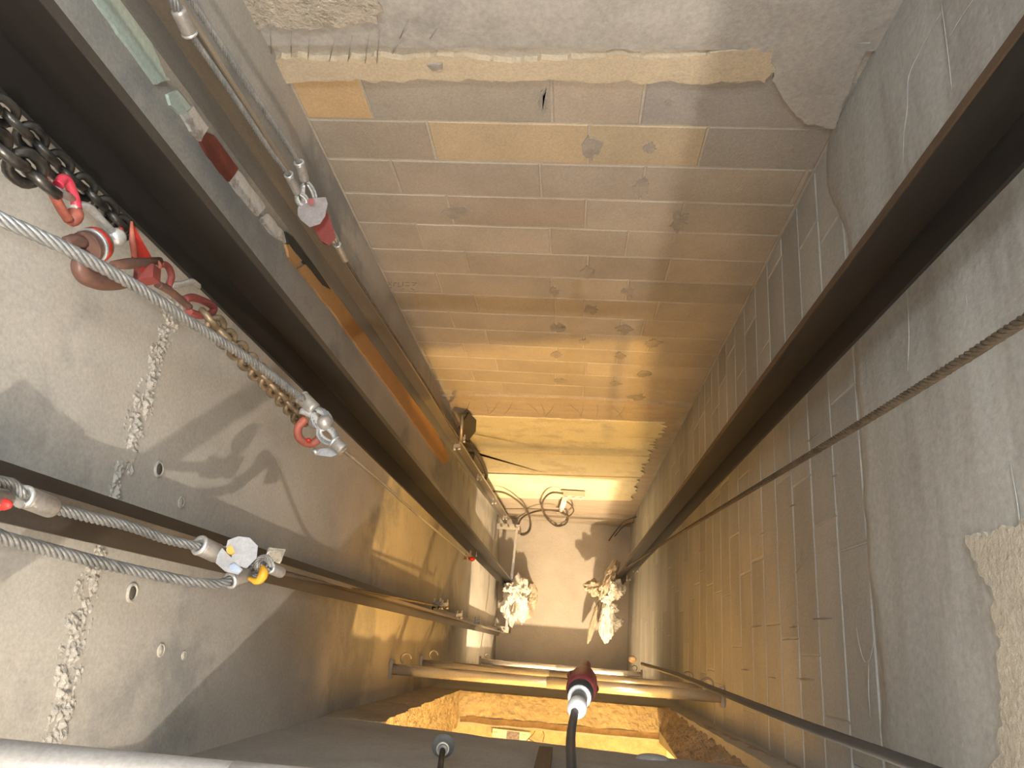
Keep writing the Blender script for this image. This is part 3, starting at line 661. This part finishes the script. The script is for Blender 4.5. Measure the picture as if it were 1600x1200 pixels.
MB().sweep([P7(212,352,.012),P7(213,380,.012),P7(217,408,.012)],[.002,.005,.005],8).build('latch_rib',PINK,sw)
MB().obox(P7(230,430),Vector((.016,.004,0)),Vector((-.002,.012,.0)),Vector((0,0,.012))).build('latch_block',DRED,sw)
ring(MB(),P7(247,420,.012),(P7(247,420)-Vector((0,0,H))),.0085,.0032,16).build('latch_curl',PINK,sw)
dl=thing('coupling_links','dark coupling links below the swivel hook','chain links',P7(310,485))
MB().sweep(smooth_path([P7(250,412),P7(262,416),P7(268,432),P7(263,448)],5),.006,10).build('bow',DRED,dl)
MB().sweep(smooth_path([P7(246,444),P7(266,455),P7(284,470),P7(296,480)],5),.0068,10).build('link',BROWNM,dl)
MB().sweep(smooth_path([P7(268,446),P7(285,444),P7(300,440),P7(312,448)],5),.0058,10,flat=.5).build('strap',SILVER,dl)
MB().sweep(smooth_path([P7(288,468),P7(302,465),P7(326,474),P7(334,482),P7(328,491),P7(308,492),P7(294,486)],5),.0075,10).build('link',DRED,dl)
chain('lifting_chain','rusty brown chain running behind the thick wire rope',[SX(u,v,-.705) for u,v in ((322,492),(345,520),(372,548),(400,578),(428,606),(452,632),(470,655))],.042,.034,.0068,CHAINR)

# ---- thick rope and the hook cluster in front of the left guide rail
hBt=((-60,.68),(0,.72),(60,.76),(130,.82),(220,.93),(300,1.08),(390,1.30),(472,1.58))
hB=lambda u:dict(hBt)[u]
B1=[S(u,v,hB(u)) for u,v in ((-60,308),(0,342),(60,368),(130,402),(220,452),(300,505),(390,562),(472,622))]
rd=thing('wire_rope','thick galvanised wire rope passing in front of the red hooks','wire rope',B1[-1])
wire_rope(B1,.0185).build('strands',GALV,rd)
Pc=lambda u,v,d=0:S(u,v,1.62+d)
ferrule(rd,Pc(472,621),Pc(492,641),.0165)
eye(rd,Pc(512,668),Pc(491,640),.034,.014)
sk=thing('shackle_cluster','shackle with olive bolt and pinkish red hook where the thick rope ends','shackle',Pc(505,665))
MB().cyl(Pc(486,660,.02),Pc(514,664,.02),.013,12).build('bolt',GALV_W,sk)
MB().ball(Pc(507,660,-.01),.017,12,8).build('bolt_head',GALV_W,sk)
MB().sweep(smooth_path([Pc(470,642),Pc(482,646),Pc(492,652),Pc(498,662)],4),.008,9).build('bow',SILVER,sk)
MB().sweep(smooth_path([Pc(478,654,.02),Pc(467,666,.02),Pc(466,680,.02),Pc(474,690,.02),Pc(488,693,.02),Pc(500,684,.02)],5),[.0095]*26,10).build('hook',PINK,sk)
MB().ball(Pc(482,688,.0),.0062,8,6).build('red_dot',RED,sk)
plate(sk,((489,704),(512,699),(538,698),(541,704),(518,714),(494,711)),1.66,.012,PLATE,'bent_plate')
MB().cyl(Pc(489,703,.03),Pc(496,708,.03),.006,8).build('plate_pin',SILVER,sk)
re_=thing('wire_rope','thin wire continuing from the pink hook down to the clips beside the guide rail','wire rope',S(728,868,5.0))
eye(re_,Pc(500,668),Pc(524,692),.032,.013)
ferrule(re_,Pc(523,691),Pc(537,704),.015)
W1=[Pc(536,703),SX(600,757,-.67),SX(660,811,-.72),SX(728,868,-.775)]
wire_rope(W1,.011,9,4).build('strands',GALV_W,re_)

# ---- lower left ropes and octagonal plates
hF=lambda u:.93+(u/400)*.62
Pf=lambda u,v,d=0:S(u,v,hF(u)+d)
rf=thing('wire_rope','upper rope at the lower left, between the red pinned loop and the octagonal plates','wire rope',Pf(330,862))
wire_rope([Pf(80,793),Pf(140,808),Pf(200,822),Pf(262,843),Pf(312,854)],.0185).build('strands',GALV,rf)
ferrule(rf,Pf(37,776),Pf(82,794),.0155)
wire_rope([Pf(-40,748,-.01),Pf(0,752,-.01),Pf(22,758,-.01),Pf(36,776,-.01)],.016,6).build('rope_eye',GALV,rf)
MB().sweep(smooth_path([Pf(-40,764),Pf(0,768),Pf(20,780),Pf(34,788)],4),.006,8).build('thimble',SILVER,rf)
ferrule(rf,Pf(312,852),Pf(342,866),.0185)
eye(rf,Pf(366,872),Pf(341,865),.030,.013)
rp=thing('shackle_pin','grey shackle pin end with red tip at the left frame edge','shackle',Pf(5,785))
MB().sweep([Pf(-60,790),Pf(-20,784),Pf(12,779)],[.02,.018,.010],12).build('body',GALV_W,rp)
MB().ball(Pf(4,788,-.03),.010,10,8,1.4,.8,.6).build('red_tip',RED,rp)
rg=thing('wire_rope','lower curved rope at the lower left reaching under the octagonal plates','wire rope',Pf(370,905))
wire_rope([Pf(-50,822),Pf(0,839),Pf(80,860),Pf(160,880),Pf(240,898),Pf(310,911),Pf(345,912),Pf(360,906)],.0205).build('strands',GALV,rg)
ferrule(rg,Pf(360,907),Pf(386,897),.016)
eye(rg,Pf(412,880),Pf(384,898),.026,.013)
op=thing('rope_connector','pair of bright octagonal zinc plates with blue scuff joining the lower left ropes','connector',Pf(375,870))
plate(op,((356,844),(372,838),(390,840),(403,853),(401,872),(385,888),(372,884),(362,872),(367,862),(364,856),(353,856)),1.40,.010,PLATE)
plate(op,((340,866),(347,856),(362,872),(374,884),(380,890),(372,898),(352,893),(337,880)),1.43,.010,PLATE)
plate(op,((358,884),(366,880),(378,888),(374,896),(362,893)),1.425,.004,BLUEP,'blue_scuff')
MB().cyl(S(361,859,1.40),S(363,861,1.52),.0085,12).build('pin',AMBER,op)
MB().sweep(smooth_path([S(410,884,1.50),S(411,898,1.50),S(402,908,1.50),S(388,903,1.50)],5),[.005,.006,.008,.009,.010,.010,.010,.009,.009,.008,.007,.007,.006,.005,.004,.003],10).build('amber_hook',AMBER,op)
rh=thing('wire_rope','thin wire lying along the slim counterweight rail right of the octagonal plates','wire rope',S(690,946,6.0))
eye(rh,S(402,876,1.52),S(424,889,1.56),.030,.011)
ferrule(rh,S(422,887,1.56),S(440,895,1.6),.012)
wire_rope([S(438,894,1.6),SX(500,909,-.772),SX(580,926,-.768),SX(640,938,-.764),SX(694,949,-.760)],.011,8,4).build('strands',ROPE_D,rh)
ta=thing('tan_tag','small tan tag on the slim counterweight rail just past the octagonal plates','tag',S(432,866,1.72))
MB().prism([S(418,858,1.70),S(444,861,1.72),S(437,881,1.74),S(414,872,1.70)],(.004,.004,.003)).build('card',LUMP,ta)
MB().sweep(smooth_path([S(416,870,1.68),S(420,862,1.68),S(430,860,1.68)],4),.002,6).build('tie',SILVER,ta)

# ---- single wires and cables
def cable(name,label,pts,r,mat,cat='cable',seg=10,group=None):
    o=MB().sweep(smooth_path(pts,8),r,seg).build(name,mat); return tag(o,label,cat,group)
rw=thing('wire_rope','long rusty wire slanting across the right block wall to the rail foot','wire rope',(.62,.845,H-8))
wire_rope([S(1680,443,.72),(.502,.392,H-.83),(.51,.43,H-1.5),(.553,.61,H-4.2),(.592,.832,H-8.0)],.0155,8,5).build('strands',ROPE_D,rw)
vc=thing('hanging_cable','dark cable hanging down the lower right side past the tube hooks','cable',(.375,-.045,H-4.1))
MB().sweep(smooth_path([S(1560,1245,.8),S(1420,1192,.98),S(1250,1130,1.35),S(1130,1083,1.95),S(1060,1055,2.7),S(1003,1037,4.0)],8),.0075,10).build('sheath',CABLEG,vc)
MB().ball(S(988,1030,4.15),.018,12,8,1.2,1,1).build('end_plug',BAGT,vc)
pl=thing('power_plug','maroon and black power connector hanging on a dark cable above the opening','plug',S(915,1046,1.75))
a,b=S(902,1104,1.44),S(917,1037,1.92); d=(b-a); L=d.length
MB().sweep(smooth_path([S(898,1290,.90),S(893,1200,1.02),S(892,1150,1.2),S(897,1118,1.38),S(900,1104,1.46)],8),.0068,12).build('cable',CABLEG,pl)
MB().lathe(a-d*.06,d,[(0,.012),(L*.02,.017),(L*.08,.017),(L*.09,.012)],18).build('gland_ring',WHITER,pl)
MB().lathe(a,d,[(0,.013),(L*.10,.015),(L*.16,.015)],18).build('gland',GRUB,pl)
ring(MB(),a+d*.17,d,.018,.0042,20).build('collar_ring',WHITER,pl)
MB().lathe(a+d*.18,d,[(0,.018),(L*.03,.024),(L*.08,.026),(L*.10,.024)],18).build('rear_shell',RUBBER,pl)
MB().lathe(a+d*.27,d,[(0,.026),(L*.06,.030),(L*.26,.029),(L*.44,.018),(L*.50,.013)],18).build('body',MAROON,pl)
MB().lathe(a+d*.70,d,[(0,.013),(L*.12,.012),(L*.26,.010),(L*.30,.006)],14).build('nose',MAROON,pl)
sd=d.cross(Vector((0,0,1))).normalized(); up_=sd.cross(d).normalized()
for sgn in (-1,1):
    q=a+d*.52+sd*sgn*.020; MB().sweep(smooth_path([a+d*.36+sd*sgn*.022,q+sd*sgn*.012,a+d*.68+sd*sgn*.014],5),.0042,8).build('grip_rib',MAROON,pl)
gp=thing('rubber_plug','small round grey rubber plug hanging in front of the lower wall edge','plug',S(690,1172,1.75))
a=S(692,1168,1.78); dirp=(S(687,1230,1.50)-a).normalized()
MB().lathe(a-dirp*.03,dirp,[(0,.018),(.008,.0245),(.018,.0245),(.022,.020),(.034,.017),(.040,.012),(.055,.010)],20).build('body',GRUB,gp)
ring(MB(),a+dirp*.012,dirp,.012,.003,18).build('rim',GALV_W,gp)
MB().sweep([a+dirp*.02,S(688,1200,1.66),S(684,1260,1.4)],.0062,10).build('cable',CABLEG,gp)

# ---- clips on rails and the frame at the pit floor
def clip(label,u,v,h,s,red=False,mat=None,X=None):
    c=S(u,v,h) if X is None else SX(u,v,X); t=thing('rope_clip',label,'rope clip',c,'rope clips on the rails')
    MB().obox(c,Vector((s,.2*s,0)),Vector((0,s*.5,0)),Vector((0,0,s*.5))).build('saddle',mat or GALV_W,t)
    for k in (-1,1):
        q=c+Vector((k*s*.7,.1*k*s,0)); MB().cyl(q-Vector((0,s*1.0,0)),q+Vector((0,s*1.4,0)),s*.26,8).build('u_bolt_leg',SILVER,t); MB().cyl(q+Vector((0,-s*1.25,0)),q+Vector((0,-s*.6,0)),s*.5,6).build('nut',mat or SILVER,t)
    if red: MB().ball(c+Vector((s*1.3,-s*.9,0)),s*.8,10,7,1.2,.9,.9).build('red_cap',RED,t)
clip('dark wire clip with red cap on the wire beside the near black guide rail',731,868,5.05,.026,True,CHAINR,-.775)
clip('small clip on the flange of the near black guide rail above the white bag',742,866,5.2,.016,X=-.788)
clip('dark double clip midway down the slim counterweight rail',683,944,5.2,.024,False,CHAINB,-.762)
clip('second dark clip right beside the double clip on the slim rail',695,945,5.4,.022,False,RAIL_G,-.762)
clip('shiny clip further down the slim counterweight rail',718,961,6.4,.022,X=-.755)
clip('small clip near the lower end of the slim counterweight rail',746,970,7.6,.024,X=-.755)
clip('shiny clip on the counterweight rail beside the yellow panel corner',722,686,4.75,.022,X=-.785)
clip('lower shiny clip on the counterweight rail below the cable start',714,697,4.9,.022,X=-.785)
clip('single clip halfway between the cable start and the rail foot',749,746,6.2,.020,X=-.785)
clip('clip on the counterweight rail just above its white foot plate',772,783,7.9,.022,X=-.785)
clip('bright clip at the foot of the counterweight rail',789,808,9.3,.024,X=-.785)
clip('bright clip on the right guide rail where the rusty wire ends',994,889,8.0,.026)
clip('lower bright clip on the right guide rail foot above the bag',982,903,8.8,.024)
fr=thing('foot_frame','thin pale bar tying the two counterweight rails together at the pit floor','frame',(-.70,.8,.30))
p0,p1=S(808,824,9.72),S(791,984,9.72)
e_=(p1-p0)/2; MB().obox((p0+p1)/2,e_,Vector((.015,0,0)),Vector((0,0,.012))).build('tie_bar',TUBE,fr)
for c in (p0,p1):
    MB().obox(c+Vector((-.12,.0,.0)),Vector((.15,0,0)),Vector((0,.035,0)),Vector((0,0,.006))).build('foot_plate',POWER,fr)
    for k in range(3): q=c+Vector((-.2+.09*k,0,.006)); MB().cyl(q,q+Vector((0,0,.02)),.013,6).build('bolt',GALV_W,fr)
    MB().box((c.x-.03,c.y-.03,0),(c.x+.03,c.y+.03,c.z-.006)).build('post',RAIL_G,fr)
bp=thing('corner_plate','dark steel plate bracket at the back corner above the yellow panel','bracket',SY(735,668,1.55))
MB().prism([SX(730,645,-.80),SX(742,656,-.78),SX(741,674,-.78),SX(728,690,-.80),SX(716,668,-.82)],(.012,.0,.0)).build('plate',RAIL,bp)
MB().cyl(SX(722,648,-.75),SX(720,690,-.75),.012,8).build('rod',RAIL_G,bp)

# ---- plastic bags wrapped round the rail feet
def crumple(name,mat,par,c,size,seed,amp=.28,sub=26,tilt=None):
    m=MB(); c=Vector(c)
    def fn(a,b):
        t=math.pi*b; p=2*math.pi*a
        n=Vector((math.sin(t)*math.cos(p),math.sin(t)*math.sin(p),math.cos(t)))
        r=1+amp*(1.2*nz(n,1.7,seed)+.8*(abs(nz(n,3.8,seed+4))-.25)+.5*(abs(nz(n,9,seed+7))-.2))
        q=Vector((n.x*size[0],n.y*size[1],n.z*size[2]))*r
        if tilt: q=Matrix.Rotation(tilt,3,'Z')@q
        return c+q
    m.grid(fn,sub,sub//2+4,False); return m.build(name,mat,par)
b1=thing('plastic_bag','crumpled white plastic bag wrapped round the left guide rail foot','plastic bag',(-.70,.55,.02))
crumple('wrap',BAG,b1,S(806,938,9.55)+Vector((0,0,-.05)),(.15,.24,.22),1,.5,40)
crumple('loose_fold',BAGT,b1,S(824,938,9.7),(.12,.22,.14),6,.6,34)
crumple('loose_fold',BAG,b1,S(818,918,9.6),(.07,.09,.10),9,.6,24)
crumple('torn_corner',BAG,b1,S(800,918,9.3),(.09,.06,.10),12,.6,24)
b2=thing('plastic_bag','tied pale plastic bag around the right guide rail foot with drooping tail','plastic bag',(.52,.55,.02))
crumple('wrap',BAG,b2,S(963,920,9.2),(.085,.10,.12),21,.55,34)
crumple('neck',BAGT,b2,S(952,905,9.3),(.07,.22,.15),23,.45,34,-.35)
crumple('side_fold',BAGT,b2,S(930,918,9.5),(.10,.09,.10),25,.6,30)
crumple('knot',BAG,b2,S(948,932,9.35),(.09,.07,.09),27,.5,28)
crumple('tail',BAG,b2,S(947,972,9.45),(.085,.22,.12),29,.35,38)
crumple('tail_flap',BAG,b2,S(960,972,9.5),(.09,.10,.05),31,.5,26,.5)
crumple('thin_fold',BAGT,b2,S(929,968,9.7),(.045,.25,.05),33,.35,26,-.25)
crumple('thin_fold',BAGT,b2,S(935,955,9.75),(.025,.23,.05),35,.35,24,-.4)
crumple('loose_tie',BAG,b2,S(960,950,9.4),(.05,.05,.06),37,.5,22)

# ---- socket strip and cables at the back of the pit
YB=BACK-.065
Q=lambda u,v:SY(u,v,YB)
ps=thing('socket_strip','cream three-way socket strip hanging against the base of the back wall','socket strip',Q(896,772))
c=Q(896,772); MB().box((c.x-.125,YB-.03,c.z-.055),(c.x+.125,YB+.025,c.z+.055)).build('housing',POWER,ps)
for k in (-1,0,1):
    q=Vector((c.x+k*.075,YB-.031,c.z+.01)); so=MB().lathe(q,(0,-1,0),[(0,.032),(.004,.032),(.004,.026)],16).build('socket',WHITER,ps); MB().cyl(q+Vector((0,-.0045,0)),q+Vector((0,-.005,0)),.022,14).build('socket_well',GRUB,so)
pg=thing('inline_plug','slim white inline plug standing below the socket strip','plug',Q(878,796))
MB().sweep([Q(882,781),Q(879,790),Q(876,798)],[.030,.034,.028],10).build('body',WHITER,pg)
MB().obox(Q(876,799),Vector((.045,0,0)),Vector((0,.02,0)),Vector((0,0,.02))).build('foot',POWER,pg)
Yc=BACK-.09
def V(u,v):
    p=SY(u,v,Yc)
    return p if p.z>.03 else S(u,v,H-.02)
cable('power_cable','brown cable bowing from the rail clip down the left end of the yellow panel',[V(722,692),V(738,700),V(751,718),V(760,740),V(757,752)],.016,CABLE)
cable('power_cable','cable crossing from behind the counterweight rail and looping at its foot',[V(764,767),V(788,770),V(808,782),V(822,797),V(829,815),V(827,830),V(816,836),V(810,826),V(815,810),V(834,800),V(856,797),V(878,800)],.011,CABLE)
cable('power_cable','round loop of cable below the socket strip end',[V(880,771),V(862,770),V(850,780),V(847,795),V(856,812),V(870,822),V(884,818),V(887,806),V(876,800)],.011,CABLE)
cable('power_cable','small cable curl right of the inline plug',[V(886,784),V(893,790),V(896,799),V(889,806),V(878,802)],.009,CABLE)
cable('thin_wire','thin wire stretched along the base board between the rail and the cable loop',[V(785,795),V(830,795),V(876,797)],.005,CABLE,'wire')
cable('thin_wire','thin bent wire at the right back corner of the pit floor',[SY(996,807,1.55),SY(975,815,1.52),S(962,830,10.03),S(951,845,10.07)],.007,CABLE,'wire')
cable('thin_wire','second thin wire crossing the bent wire at the right back corner',[SY(990,816,1.5),S(975,822,10.0),S(960,838,10.06)],.006,CABLE,'wire')
